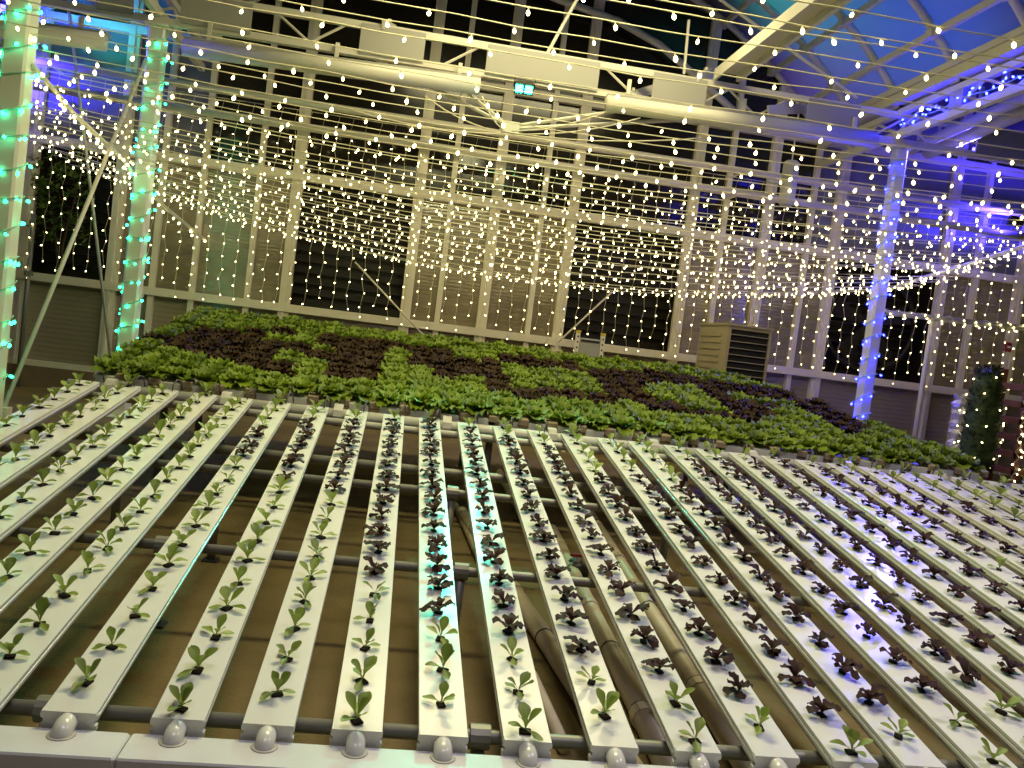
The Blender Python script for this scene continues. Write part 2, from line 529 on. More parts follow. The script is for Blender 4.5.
# round ducts along the right side
for i, (a, b) in enumerate((((928, 152), (1040, 108)), ((906, 152), (1062, 86)))):
    p = at(*a, 5.9)
    o = thing('round_duct', ('thick pale duct running along the right bay below the gutter', 'thinner pale pipe beside the thick duct, right of blue post')[i], 'duct', p)
    q = at(*b, (4.56, 4.09)[i])
    q.x = p.x
    MB().tube(local(o, p, q), (0.065, 0.045)[i], 12).build('duct_tube', 'steel', o, True)
    for f in (0.1, 0.55, 0.95):
        c = p.lerp(q, f) - p
        MB().box((c.x - 0.012, c.y - 0.012, c.z), (c.x + 0.012, c.y + 0.012, c.z + 0.26)).build('hanger', 'steel', o)

# ------------------------------------------------------------------ bulbs


def bulb_mesh(name, mats, k=1.0):
    """A little socket with a tear-shaped lamp hanging below the origin."""
    prof = [(0.0030, 0.0), (0.0042, -0.004), (0.0042, -0.014), (0.0078, -0.019), (0.0100, -0.026), (0.0085, -0.033), (0.0035, -0.039)]
    prof = [(r * k, z * k) for r, z in reversed(prof)]
    return MB().lathe(prof, 6, mis=[1, 1, 1, 1, 0, 0]).mesh(name, mats, True)


BULB = bulb_mesh('bulb', ['cord', 'warm'])
BULB_FAR = bulb_mesh('bulb', ['cord', 'warm'], 0.68)
BULB_G = bulb_mesh('bulb', ['gcord', 'led_green'], 0.9)
BULB_B = bulb_mesh('bulb', ['gcord', 'led_blue'], 0.9)


def hang(me, p, parent, yaw=None, tilt=0.25, k=1.0):
    o = bpy.data.objects.new('bulb', me)
    COL.objects.link(o)
    o.location = p
    o.rotation_euler = (random.uniform(-tilt, tilt), random.uniform(-tilt, tilt), random.uniform(0, 6))
    o.scale = (k, k, k)
    o.parent = parent
    return o


def sag_points(a, b, sag, n=26, wob=0.006):
    a, b = Vector(a), Vector(b)
    out = []
    for i in range(n + 1):
        t = i / n
        p = a.lerp(b, t)
        p.z -= 4 * sag * t * (1 - t)
        if 0 < i < n:
            p += Vector((0, random.uniform(-wob, wob), random.uniform(-wob, wob)))
        out.append(p)
    return out


def along(pts, step, start=0.0):
    out, acc, nxt = [], 0.0, start
    for a, b in zip(pts, pts[1:]):
        L = (b - a).length
        while nxt <= acc + L:
            out.append(a.lerp(b, (nxt - acc) / L))
            nxt += step
        acc += L
    return out


# ------------------------------------------------------------------ canopy of warm light strings
ys, y = [], -42.0
while y < 287:
    ys.append(y)
    y += 17 if y < 100 else max(4.4, 10.5 - (y - 100) / 20)


def canopy(t):
    return 2.3 + 4.05 * t, 2.52 - 1.09 * t                    # depth, height of the middle


def solve(yp):
    lo, hi = -0.35, 1.0
    for _ in range(40):
        m_ = (lo + hi) / 2
        Y, z = canopy(m_)
        if pix((at(540, yp, Y).x, Y, z))[1] < yp:
            lo = m_
        else:
            hi = m_
    return (lo + hi) / 2


NSTR = len(ys)
for i, yp in enumerate(ys):
    t = solve(yp)
    Y, zc = canopy(t)
    u = max(0, min(1, t))
    sag = 0.10 + 0.30 * u ** 1.5 + random.uniform(-0.02, 0.03)
    xa, xb = -3.7 + 1.15 * u ** 2, 4.9 - 0.5 * u
    a, b = Vector((xa, Y + random.uniform(-0.05, 0.05), zc + sag + random.uniform(-0.03, 0.03))), Vector((xb, Y + random.uniform(-0.05, 0.05), zc + sag + random.uniform(-0.03, 0.03)))
    pts = sag_points(a, b, sag)
    last = i == NSTR - 1
    lab = 'warm white light string of the overhead canopy, %s from its lowest back edge' % ordinal(NSTR - i)
    if last:
        lab = 'dense warm white light string along the lowest back edge of the canopy'
    o = thing('light_string', lab, 'string lights', pts[0], 'canopy light strings')
    MB().tube(local(o, *pts), 0.0034 if u < 0.5 else 0.0030, 5).build('cord', 'cord', o, True)
    step = 0.40 if t < 0.2 else (0.26 if t < 0.42 else (0.14 if t < 0.75 else 0.11))
    if last:
        step = 0.075
    for p in along(pts, step, random.uniform(0.02, step)):
        q = p + Vector((random.uniform(-0.02, 0.02), 0, 0))
        px = pix(q)
        if -30 < px[0] < 1054 and -40 < px[1] < 800:
            hang(BULB if t < 0.42 else BULB_FAR, q - o.location, o, tilt=0.4, k=random.uniform(0.8, 1.1))

# the two sagging carrier cables at the ends of the strings
CABLES = (
    ([at(33, 66, 3.45), at(75, 115, 4.2), at(118, 155, 5.0), at(160, 203, 6.1), at(205, 240, 6.45)], 'thick cable garland descending from the near green post past the far one'),
    ([at(868, 296, 6.4), at(925, 277, 5.7), at(975, 262, 5.1), at(1022, 247, 4.6), at(1070, 228, 4.1)], 'cable garland rising to the right from the blue post'),
)
for pts, lab in CABLES:
    fine = []
    for a, b in zip(pts, pts[1:]):
        fine += [a.lerp(b, k / 5) for k in range(5)]
    fine.append(pts[-1])
    o = thing('light_garland', lab, 'string lights', pts[0], 'cable garlands')
    MB().tube(local(o, *fine), 0.016, 6).build('cable', 'steel', o, True)
    for p in along(fine, 0.09, 0.05):
        hang(BULB, p - o.location + Vector((random.uniform(-0.03, 0.03), random.uniform(-0.02, 0.02), random.uniform(-0.02, 0.0))), o, tilt=0.9)

# hanging light curtains before the end wall
DX, PER = 0.128, 5
x, n = -3.62, 0
while x < 6.5:
    n += 1
    xs = [x + k * DX for k in range(PER)]
    o = thing('light_curtain', 'hanging curtain of warm white drops before the end wall, %s from the left' % ordinal(n), 'string lights', (x, 6.52, 2.80), 'light curtains')
    MB().tube([(-DX / 2, 0, 0), (PER * DX - DX / 2, 0, 0)], 0.004, 5).build('header_cord', 'cord', o, True)
    for k in range(PER):
        zb = -1.80 + random.uniform(-0.08, 0.12)
        pts, zz, sgn = [], 0.0, 1
        while zz > zb:
            pts.append(Vector((k * DX + sgn * random.uniform(0.002, 0.012) + random.uniform(-0.006, 0.006), random.uniform(-0.01, 0.01), zz)))
            zz -= random.uniform(0.085, 0.14)
            sgn = -sgn
        MB().tube(pts, 0.0022, 4).build('drop_cord', 'cord', o, True)
        for j, p in enumerate(pts[1:]):
            hang(BULB_FAR, p, o, tilt=1.0, k=random.uniform(0.7, 0.95))
    x += PER * DX

# ------------------------------------------------------------------ posts wrapped in coloured LEDs


def post(x, y, z1, label, lights, me_b, lab_l, lean=0.0, half=0.062, ztop=None):
    o = thing('support_post', label, 'post', (x, y, 0), 'support posts')
    MB().cbox((-half, -half, 0.012), (half, half, z1), 0.014).build('shaft', 'post', o)
    MB().cbox((-0.12, -0.12, 0.0), (0.12, 0.12, 0.014), 0.01).build('base_plate', 'post', o)
    MB().cbox((-0.09, -0.09, z1), (0.09, 0.09, z1 + 0.02), 0.008).build('cap', 'post', o)
    w = thing('wrapped_light_string', lab_l, 'string lights', (x, y, 0.15), 'light strings around the posts')
    pts, k = [], 0
    z = 0.25
    while z < z1 - 0.2:
        a = k * PI / 4
        r = half * 1.42 + 0.006 if k % 2 else half + 0.012
        pts.append(Vector((r * math.cos(a), r * math.sin(a), z)))
        z += 0.021 + 0.006 * math.sin(k * 0.37)
        k += 1
    MB().tube(pts, 0.004, 5).build('cord', 'gcord', w, True)
    for j, p in enumerate(along(pts, 0.095 if lights == 'g' else 0.105, 0.03)[:100]):
        d = Vector((p.x, p.y, 0)).normalized() * 0.008
        hang(me_b, p + d + Vector((random.uniform(-0.01, 0.01), random.uniform(-0.01, 0.01), random.uniform(-0.02, 0.02))), w, tilt=1.2)
    return o


pg = at(142, 190, YT)
post(pg.x - 0.01, YT + 0.05, 2.99, 'white steel post wrapped in green lights at the bed corner', 'g', BULB_G, 'green light string wound around the post at the bed corner')
pn = at(9, 160, 3.45)
post(pn.x, 3.45, 2.99, 'white steel post wrapped in green lights at the left edge', 'g', BULB_G, 'green light string wound around the post at the left edge', half=0.066)
pb = at(880, 270, YT)
post(pb.x + 0.05, YT + 0.05, 2.99, 'white steel post wrapped in blue lights behind the bed', 'b', BULB_B, 'blue light string wound around the post behind the bed', half=0.053)
# blue string along the right girder
o = thing('girder_light_string', 'blue light string laid along the right gutter girder', 'string lights', (XR, 3.0, ZG - 0.24))
pts = [Vector((random.uniform(-0.03, 0.0), y, 0.03 + random.uniform(0, 0.03))) for y in [0.12 * k - 1.0 for k in range(28)]]
MB().tube(pts, 0.004, 5).build('cord', 'gcord', o, True)
for p in along(pts, 0.055, 0.02):
    hang(BULB_B, p + Vector((random.uniform(-0.05, 0.01), 0, random.uniform(-0.02, 0.06))), o, tilt=1.2)

# thin braces and poles on the left
o = thing('brace_rod', 'thin pale brace rod dropping from the roof between the two green posts', 'rod', at(111, 362, 6.2))
MB().tube(local(o, at(111, 362, 6.2), at(86, 150, 5.9), at(66, -12, 5.6)), 0.013, 6).build('rod', 'steel', o, True)
MB().box((-0.03, -0.03, -0.02), (0.03, 0.03, 0.03)).build('foot', 'steel', o)
a, b = at(146, 60, 5.25), at(2, 412, 3.75)
o = thing('brace_rod', 'long slanting brace rod from the far green post to the lower left', 'rod', b)
MB().tube(local(o, b, a), 0.016, 6).build('rod', 'steel', o, True)
MB().box((-0.04, -0.04, -0.03), (0.04, 0.04, 0.03)).build('clamp', 'steel', o)
o = thing('drain_pole', 'thin grey pole before the leftmost dark window', 'pole', (at(20, 362, 6.55).x, 6.55, 0.0))
MB().tube([(0, 0, 0), (0, 0, 1.55)], 0.022, 8).build('pole', 'pipe_grey', o, True)
MB().box((-0.03, -0.02, 1.0), (0.03, 0.03, 1.04)).build('bracket', 'pipe_grey', o)
a, b = at(400, 322, 6.5), at(422, 336, 6.2)
for i, (a, b) in enumerate((((355, 262), (424, 336)), ((612, 292), (556, 344)))):
    p, q = at(*a, 6.6), at(*b, 6.45)
    o = thing('window_stay', ('thin slanting stay rod right of the dark window beside the left post', 'thin slanting stay rod before the dark window at mid wall')[i], 'rod', q)
    MB().tube(local(o, q, p), 0.009, 6).build('rod', 'mullion', o, True)
    MB().box((-0.02, -0.02, -0.02), (0.02, 0.02, 0.02)).build('hook', 'mullion', o)

# power cords gathering at the truss node
for i, (a, b) in enumerate((((482, 96), (505, 131)), ((606, 112), (512, 131)), ((425, 96), (500, 132)), ((640, 118), (516, 134)), ((345, 108), (498, 134)), ((700, 138), (520, 134)))):
    p, q = at(*a, YT - 0.12), at(*b, YT - 0.06)
    where = ('from the inner end of the left housing', 'from the inner end of the right housing', 'from beneath the left housing', 'from beneath the right housing', 'reaching far to the left', 'reaching far to the right')[i]
    o = tag(MB().tube(sag_points((0, 0, 0), q - p, 0.04, 12, 0.002), 0.006, 5).build('power_cord', 'cord', None, True), 'pale cord at the truss node, ' + where, 'cord', 'cords at the truss node')
    o.location = p

# ------------------------------------------------------------------ floodlights


def flood(p, label, lens, aim, body='black', lenses=1):
    d = (Vector(aim) - p).normalized()
    mx = d.to_track_quat('Y', 'Z').to_matrix().to_4x4()
    mx.translation = p
    o = thing('floodlight', label, 'lamp', mw=mx, group='floodlights')
    MB().cbox((-0.075, -0.055, -0.045), (0.075, 0.0, 0.045), 0.008).build('housing', body, o)
    for i in range(lenses):
        cx = (i - (lenses - 1) / 2) * 0.075
        w = 0.028 if lenses > 1 else 0.06
        MB().cbox((cx - w, 0.001, -0.028), (cx + w, 0.008, 0.028), 0.003).build('lens', lens, o)
    MB().tube([(-0.08, -0.03, 0), (-0.08, -0.03, 0.08), (0.08, -0.03, 0.08), (0.08, -0.03, 0)], 0.006, 5).build('yoke', body, o)
    return o, d


def spot(name, p, aim, col, power, size=math.radians(110), radius=0.05, blend=0.6):
    l = bpy.data.lights.new(name, 'SPOT')
    l.color = col
    l.energy = power
    l.spot_size = size
    l.spot_blend = blend
    l.shadow_soft_size = radius
    o = bpy.data.objects.new(name, l)
    COL.objects.link(o)
    o.location = p
    o.rotation_euler = (Vector(aim) - Vector(p)).to_track_quat('-Z', 'Y').to_euler()
    return o


gp = at(524, 89, YT - 0.14)
o, d = flood(gp, 'small green floodlight hanging below the middle truss plate', 'lamp_green', (0.4, 1.2, 0.6), lenses=2)
spot('green_spot', gp + d * 0.03, (0.4, -0.6, 0.7), (0.05, 1.0, 0.66), 190, math.radians(58), 0.05, 0.4)
bp_ = at(980, 151, 5.6)
o, d = flood(bp_, 'blue floodlight fixed below the ducts at the upper right', 'lamp_blue', (1.6, -0.6, 0.8), lenses=2)
spot('blue_spot', bp_ + d * 0.03, (2.0, 0.3, 0.6), (0.10, 0.08, 1.0), 380, math.radians(150), 0.05)
bl_ = at(10, 10, 5.6)
o, d = flood(bl_, 'blue floodlight in the upper left corner beyond the near post', 'lamp_blue', (-1.2, -0.4, 0.8), lenses=2)
spot('blue_spot', bl_ + d * 0.03, (-1.0, 0.5, 0.6), (0.12, 0.10, 1.0), 90, math.radians(150), 0.05)
# unseen spots, added above the roof to tint its film
# coloured spots outside, shining down through the roof film
spot('roof_tint_blue', (4.5, 4.5, 4.7), (3.5, 4.7, 3.6), (0.07, 0.17, 1.0), 330, math.radians(110), 0.1, 0.9)
spot('roof_tint_teal', (3.1, 5.7, 5.3), (2.8, 5.6, 4.2), (0.04, 0.75, 0.60), 150, math.radians(100), 0.1, 0.9)
spot('roof_tint_violet', (4.4, 6.2, 4.6), (3.5, 6.1, 3.6), (0.30, 0.17, 1.0), 130, math.radians(105), 0.1, 0.9)
for fx, fl in ((5.6, 'right'), (-3.7, 'left')):  # blue lamps and bodies added to colour the side bay glazing
    fp = Vector((fx, 6.15, 2.72))
    o, d = flood(fp, 'added blue uplight tinting the glazing of the %s side bay' % fl, 'lamp_blue', (fx, 6.78, 3.0))
    spot('side_wash', fp + d * 0.03, (fx, 6.8, 3.1), (0.05, 0.03, 1.0), 90, math.radians(165), 0.05)

fp = Vector((-3.1, 6.2, 3.05))  # another added lamp, gives the upper left glazing its teal
o, d = flood(fp, 'added teal uplight tinting the upper left glazing behind the truss', 'lamp_green', (-3.1, 6.8, 3.7))
spot('side_wash_teal', fp + d * 0.03, (-3.1, 6.8, 3.8), (0.04, 0.75, 0.7), 11, math.radians(130), 0.05)

# ------------------------------------------------------------------ the growing channels
PITCH, CW2, SP = 0.1778, 0.0508, 0.14364
LCH = 2.572
NCH = 28
OFF = 0.0485                                                  # centre of channel 10 in the table's x


def chx(c):
    return (c - 10) * PITCH + OFF


# measured ends of the channels (in pitches): they were laid by hand and are not quite parallel
FRONT = {6: -4.12, 7: -2.97, 8: -1.99, 9: -1.0, 10: -0.01, 11: 0.98, 12: 2.03, 13: 3.06}
BACK = {1: -9.02, 2: -7.97, 3: -7.0, 4: -6.0, 5: -5.06, 6: -4.05, 7: -3.04, 8: -1.98, 9: -0.98, 10: -0.01, 11: 1.05, 12: 2.05, 13: 3.04, 14: 4.0, 15: 5.03, 16: 5.95, 17: 7.0, 18: 7.96, 19: 8.96, 20: 9.96}


def xc_at(c, y):
    f = FRONT.get(c, BACK.get(c, c - 10.0) - (0.1 if c < 6 else -0.06))
    b = BACK.get(c, c - 10.0)
    return (f + (b - f) * y / 2.572) * 0.1778 + OFF


def t_mx(x, y, z=0.0, yaw=0.0, s=1.0):
    return TABLE @ Matrix.Translation((x, y, z)) @ Matrix.Rotation(yaw, 4, 'Z') @ Matrix.Scale(s, 4)


def channel_profile():
    right = [(0.0501, 0.0), (0.0508, -0.0008), (0.0508, -0.0085), (0.0490, -0.0095), (0.0490, -0.0125), (0.0508, -0.0135), (0.0508, -0.0205), (0.0455, -0.0215), (0.0430, -0.034), (0.0410, -0.037)]
    return right + [(-x, z) for x, z in reversed(right)]


def extrude(prof, y0, y1):
    k = len(prof)
    vs = [(x, y0, z) for x, z in prof] + [(x, y1, z) for x, z in prof]
    fs = [tuple(range(k)), tuple(reversed(range(k, 2 * k)))]
    for i in range(k):
        j = (i + 1) % k
        fs.append((i, i + k, j + k, j))
    return MB().add(vs, fs)


body = extrude(channel_profile(), 0.006, LCH).mesh('channel_body', 'pvc')
capm = MB()
cp = [(0.050, 0.0015), (0.052, -0.004), (0.052, -0.012), (0.0465, -0.016), (0.0465, -0.022), (0.052, -0.026), (0.052, -0.0365), (-0.052, -0.0365), (-0.052, -0.026), (-0.0465, -0.022), (-0.0465, -0.016), (-0.052, -0.012), (-0.052, -0.004), (-0.050, 0.0015)]
capm = extrude(cp, -0.006, 0.006).mesh('end_cap', 'pvc')
elb = MB()
pts = [(0, -0.004, -0.0185), (0, -0.014, -0.0182), (0, -0.024, -0.0178), (0, -0.033, -0.0195), (0, -0.039, -0.024), (0, -0.041, -0.030), (0, -0.041, -0.0368)]
elb.tube(pts, 0.0195, 16)
elbm = elb.mesh('drain_elbow', 'pvc', True)
hos = MB()
hos.tube([(0.03, LCH - 0.035, 0.004), (0.032, LCH - 0.03, 0.035), (0.04, LCH + 0.0, 0.052), (0.05, LCH + 0.035, 0.04), (0.054, LCH + 0.05, -0.01)], 0.0035, 6)
hosm = hos.mesh('feed_tube', 'hose', True)
jm = MB().box((-0.0506, 1.0, 0.0002), (0.0506, 1.003, 0.0006)).mesh('joint_line', 'pvc_old')


def mix_words(c):
    if c <= 5:
        return 'only green seedlings'
    if c <= 8:
        return 'a few dark seedlings near its back'
    return 'mostly dark red seedlings'


for c in range(1, NCH + 1):
    o = thing('growing_channel', 'white growing channel with %s, %s from the left' % (mix_words(c), ordinal(c)), 'growing channel', mw=t_mx(xc_at(c, 0), 0, 0, -math.atan2(xc_at(c, LCH) - xc_at(c, 0), LCH)), group='white growing channels')
    put('channel_body', body, o)
    put('end_cap', capm, o)
    put('drain_elbow', elbm, o)
    put('feed_tube', hosm, o)

# ------------------------------------------------------------------ seedlings


def leaf_grid(b, base, az, L, W, rise, droop, prof, nu=6, nv=4, ruf=0.0, fr=3, ph=0.0, cup=0.15, mi=0):
    """One leaf as a grid; its first row is the shared vertex BASE (an index in b), so a whole plant is one surface."""
    ca, sa = math.cos(az), math.sin(az)
    r = h = 0.0
    ang = rise
    rows = []
    for i in range(1, nu + 1):
        u = i / nu
        r += math.cos(ang) * L / nu
        h += math.sin(ang) * L / nu
        ang -= droop / nu
        w = W * prof(u)
        row = []
        for j in range(nv + 1):
            v = -1 + 2 * j / nv
            zz = h + cup * w * v * v + ruf * u * (0.35 + abs(v)) * math.sin(fr * PI * (u * 1.3 + v) + ph)
            s = v * w
            rr = r - abs(v) * w * 0.15
            row.append((rr * ca - s * sa, rr * sa + s * ca, max(zz, 0.001) + b.v[base][2]))
        rows.append(row)
    o = len(b.v)
    for row in rows:
        b.v += row
    k = nv + 1
    for j in range(nv):
        b.f.append((base, o + j, o + j + 1))
        b.m.append(mi)
    for i in range(nu - 1):
        for j in range(nv):
            b.f.append((o + i * k + j, o + (i + 1) * k + j, o + (i + 1) * k + j + 1, o + i * k + j + 1))
            b.m.append(mi)


def obovate(u):
    return 0.16 + 0.84 * math.sin(PI * min(1, max(0, (u - 0.25) / 0.78)) ** 1.15) if u > 0.25 else 0.16


def frilly(u):
    return 0.12 + 0.88 * (min(1, u / 0.72) ** 1.3) * (1 if u < 0.85 else 0.75)


def seedling_mesh(seed, red):
    R = random.Random(seed)
    b = MB()
    b.v.append((0, 0, 0.006))
    n = R.choice((7, 8, 9)) if red else R.choice((4, 5, 5, 6))
    a0 = R.uniform(0, 6)
    for i in range(n):
        az = a0 + i * 2.39996 + R.uniform(-0.3, 0.3)
        if red:
            L = R.uniform(0.036, 0.058)
            leaf_grid(b, 0, az, L, R.uniform(0.011, 0.016), R.uniform(0.5, 1.35), R.uniform(0.9, 2.0), frilly, 6, 4, 0.004, 3, R.uniform(0, 6), 0.1)
        else:
            low = i < 2
            L = R.uniform(0.040, 0.052) if not low else R.uniform(0.035, 0.048)
            rise = R.uniform(0.15, 0.5) if low else R.uniform(0.8, 1.35)
            leaf_grid(b, 0, az, L, R.uniform(0.0095, 0.0125) * (0.8 if low else 1.1), rise, R.uniform(0.2, 0.9), obovate, 8, 4, 0.0012, 2, R.uniform(0, 6), 0.35)
    return b.mesh('foliage', 'redleaf' if red else 'leaf', True)


GS = [seedling_mesh(100 + i, False) for i in range(8)]
RS = [seedling_mesh(200 + i, True) for i in range(7)]
plugm = MB().cbox((-0.0115, -0.009, 0.0002), (0.0115, 0.009, 0.0035), 0.0015).mesh('plug', 'plug')

RED = {6: (11, 13), 7: (10, 15), 8: (9, 15), 9: (5, 16), 10: (3, 16), 11: (3, 16), 12: (2, 15), 13: (2, 15), 14: (1, 12), 15: (1, 13), 16: (1, 12), 17: (2, 15), 18: (2, 15), 19: (2, 16), 20: (2, 16),
       21: (2, 16), 22: (1, 15), 23: (2, 15), 24: (2, 13), 25: (2, 12), 26: (2, 13), 27: (2, 16), 28: (2, 16)}
for c in range(1, NCH + 1):
    y0 = 0.1003 if c % 2 == 0 else 0.0285
    for i in range(18):
        x, y = xc_at(c, y0 + i * SP) + random.uniform(-0.004, 0.004), y0 + i * SP + random.uniform(-0.004, 0.004)
        px = pix(TABLE @ Vector((x, y, 0.02)))
        if not (-30 < px[0] < 1054 and px[1] < 790):
            continue
        lo, hi = RED.get(c, (99, 99))
        red = lo <= i <= hi and not (c == 22 and i == 8)
        if 6 <= c <= 17 and i < 9:
            pos = '%s from the front of the %s channel from the left' % (ordinal(i + 1), ordinal(c))
        else:
            pos = '%s from the back of the %s channel from the left' % (ordinal(18 - i), ordinal(c))
        kind = 'dark red lettuce seedling' if red else 'green lettuce seedling'
        s = random.uniform(0.95, 1.2) if not red else random.uniform(0.9, 1.1)
        if i > 12 and not red:
            s *= 1.08
        o = thing('red_lettuce_seedling' if red else 'green_lettuce_seedling', kind + ', ' + pos, 'seedling', mw=t_mx(x, y, 0.0015, random.uniform(0, 6.28), s), group='red seedlings' if red else 'green seedlings')
        put('foliage', random.choice(RS if red else GS), o)
        p = put('plug', plugm, o)
        p.rotation_euler = (0, 0, random.uniform(-0.3, 0.3))

# ------------------------------------------------------------------ collecting trough at the front
tw = TABLE @ Vector((0, -0.041, -0.0365))
ztop = tw.z + 0.011
tro = thing('collecting_trough', 'white collecting trough along the front into which the channel elbows drain', 'trough', (0, 0, 0))
xs = chx(6) + 0.100
MB().cbox((-3.2, -0.112, 0.02), (xs - 0.001, 0.0 - 0.009, ztop), 0.004).build('trough_section', 'trough', tro)
MB().cbox((xs + 0.001, -0.112, 0.02), (4.2, -0.009, ztop), 0.004).build('trough_section', 'trough', tro)
rim = MB().lathe([(0.0205, 0.0), (0.0265, 0.0), (0.0255, 0.0018), (0.0215, 0.0018)], 16).mesh('hole_rim', 'pvc_old', True)
for c in range(1, NCH + 1):
    o = put('hole_rim', rim, tro)
    o.location = (xc_at(c, -0.041), tw.y, ztop + 0.0003)

# ------------------------------------------------------------------ supports under the channels


def lateral_pipe(yt, zt, r, label, mname='pipe_grey', x0=-1.70, x1=3.3, clamps=(), name='support_pipe', end_mat=None):
    p = TABLE @ Vector((0, yt, zt))
    o = thing(name, label, 'pipe', p, 'pipes across the table')
    MB().tube([(x0, 0, 0), (x1, 0, 0)], r, 12).build('pipe', mname, o, True)
    for cx in clamps:
        MB().lathe([(r * 1.75, -0.022), (r * 1.75, 0.022)], 12, mx=Matrix.Translation((cx, 0, 0)) @ Matrix.Rotation(PI / 2, 4, 'Y')).build('clamp', mname, o)
    return o


lateral_pipe(0.082, -0.054, 0.0155, 'grey support pipe under the front ends of the channels', clamps=(chx(6) - 0.09, chx(10) + 0.085))
lateral_pipe(0.93, -0.054, 0.0155, 'grey support pipe crossing mid table, nearest of the three behind', clamps=(chx(10) + 0.085, chx(5) + 0.08))
lateral_pipe(1.66, -0.054, 0.0155, 'grey support pipe crossing two thirds of the way back', clamps=(chx(10) + 0.085,))
lateral_pipe(2.05, -0.10, 0.02, 'grey pipe low beneath the channels, near their back')
lateral_pipe(LCH - 0.045, -0.056, 0.018, 'pale grey support pipe under the back ends of the channels', 'pvc_old')
lateral_pipe(LCH + 0.045, -0.045, 0.032, 'thick white feed pipe behind the back ends of the channels', 'pvc_old', -1.66, 3.3, name='feed_pipe', clamps=[chx(c) + 0.088 for c in range(1, 28, 3)])

for i, (cx, yt) in enumerate(((chx(10) + 0.085, 0.93), (chx(5) + 0.08, 0.93), (chx(10) + 0.085, 1.66), (chx(3) + 0.08, 1.66), (chx(6) - 0.09, 1.66), (chx(15) + 0.08, 1.66), (chx(20) + 0.08, 0.93), (chx(6) - 0.09, 0.082), (chx(10) + 0.085, 0.082))):
    p = TABLE @ Vector((cx, yt, -0.054))
    where = ('right of the tenth channel, mid table', 'beside the fifth channel, mid table', 'right of the tenth channel, farther back', 'beside the third channel, farther back', 'beside the sixth channel, farther back',
             'beside the fifteenth channel, farther back', 'beside the twentieth channel, mid table', 'left of the sixth channel, at the front', 'right of the tenth channel, at the front')[i]
    o = thing('pipe_stand', 'dark support leg under a cross pipe, ' + where, 'leg', (p.x, p.y, 0), 'table support legs')
    MB().tube([(0, 0, 0.006), (0, 0, p.z - 0.028)], 0.016, 8).build('tube', 'pipe_grey', o, True)
    MB().cbox((-0.03, -0.03, 0), (0.03, 0.03, 0.008), 0.004).build('foot', 'black', o)

# long drain pipes lying on the sand
gz = 0.034


def floor_pt(px, py, z):
    d = RW @ Vector(((px - 512) / F_PX, 1, -(py - 384) / F_PX))
    return CAM + d * ((z - CAM.z) / d.z)


for i, (a, b, r, rings) in enumerate((((462, 510), (634, 768), 0.031, 5), ((552, 528), (671, 768), 0.031, 5), ((572, 484), (751, 768), 0.031, 5), ((456, 500), (566, 738), 0.017, 4), ((500, 470), (548, 560), 0.024, 2))):
    p, q = floor_pt(*a, gz + 0.01), floor_pt(*b, gz + 0.01)
    p.z = q.z = r + 0.002
    lab = ('thick tan drain pipe on the sand, seen left of the twelfth channel', 'thick tan drain pipe on the sand, seen left of the thirteenth channel', 'thick tan drain pipe on the sand, farthest right of the lying pipes',
           'thin tan pipe lying beside the thick drain pipes', 'short tan pipe under the back half of the eleventh channel')[i]
    o = thing('drain_pipe', lab, 'pipe', p, 'pipes on the sand')
    MB().tube(local(o, p, q), r, 12).build('pipe', 'pipe_tan', o, True)
    ax = (q - p)
    for k in range(rings):
        c = ax * ((k + 0.7) / (rings + 0.4))
        mx = Matrix.Translation(c) @ ax.to_track_quat('Z', 'Y').to_matrix().to_4x4()
        MB().lathe([(r * 1.06, -0.004), (r * 1.06, 0.004)], 12, mx=mx).build('joint_ring', 'black', o)
        if k % 2 == 0:
            MB().lathe([(r * 1.13, 0.006), (r * 1.13, 0.05)], 12, mx=mx).build('coupling', 'pipe_tan', o)
p = floor_pt(578, 560, 0.08)
o = thing('valve', 'black pipe valve with a red handle under the thirteenth channel', 'valve', (p.x, p.y, 0.035))
mxv = Matrix.Rotation(PI / 2, 4, 'X')
MB().lathe([(0.03, -0.06), (0.042, -0.05), (0.042, -0.02), (0.034, -0.015), (0.034, 0.015), (0.042, 0.02), (0.042, 0.05), (0.03, 0.06)], 12, mx=mxv).build('body', 'black', o, True)
MB().tube([(0, 0, 0.03), (0, 0, 0.06)], 0.009, 8).build('stem', 'wht', o)
MB().cbox((-0.035, -0.01, 0.06), (0.035, 0.01, 0.072), 0.003).build('handle', 'red', o)

# ------------------------------------------------------------------ the bed of grown lettuce behind
BP, BX0, BY0 = 0.152, -1.52, 2.70
NB = 31


def bed_ymax(x):
    if x < 2.45:
        return 4.82
    return 4.82 - (x - 2.45) / (3.18 - 2.45) * 2.0


def bed_body(L):
    return extrude(channel_profile(), 0.006, L)


blk = MB().cbox((-0.028, -0.03, 0.0), (0.028, 0.035, 0.038), 0.004)
blkm = MB().cbox((BP / 2 - 0.028, -0.012, -0.012), (BP / 2 + 0.028, 0.045, 0.020), 0.004).mesh('clamp_block', 'tan')


def head_mesh(seed, red):
    R = random.Random(seed)
    b = MB()
    b.v.append((0, 0, 0.002))
    a0 = R.uniform(0, 6)
    n = 15
    for i in range(n):
        f = i / (n - 1)
        az = a0 + i * 2.39996 + R.uniform(-0.2, 0.2)
        L = 0.118 - 0.05 * f + R.uniform(-0.008, 0.008)
        leaf_grid(b, 0, az, L, 0.046 - 0.016 * f, 0.45 + 0.95 * f + R.uniform(-0.1, 0.1), 0.75 + R.uniform(-0.1, 0.5), frilly, 5, 6, 0.011 - 0.003 * f, 3.2, R.uniform(0, 6), 0.35)
    return b.mesh('foliage', 'redhead' if red else 'head', True)


GH = [head_mesh(300 + i, False) for i in range(6)]
RH = [head_mesh(400 + i, True) for i in range(5)]

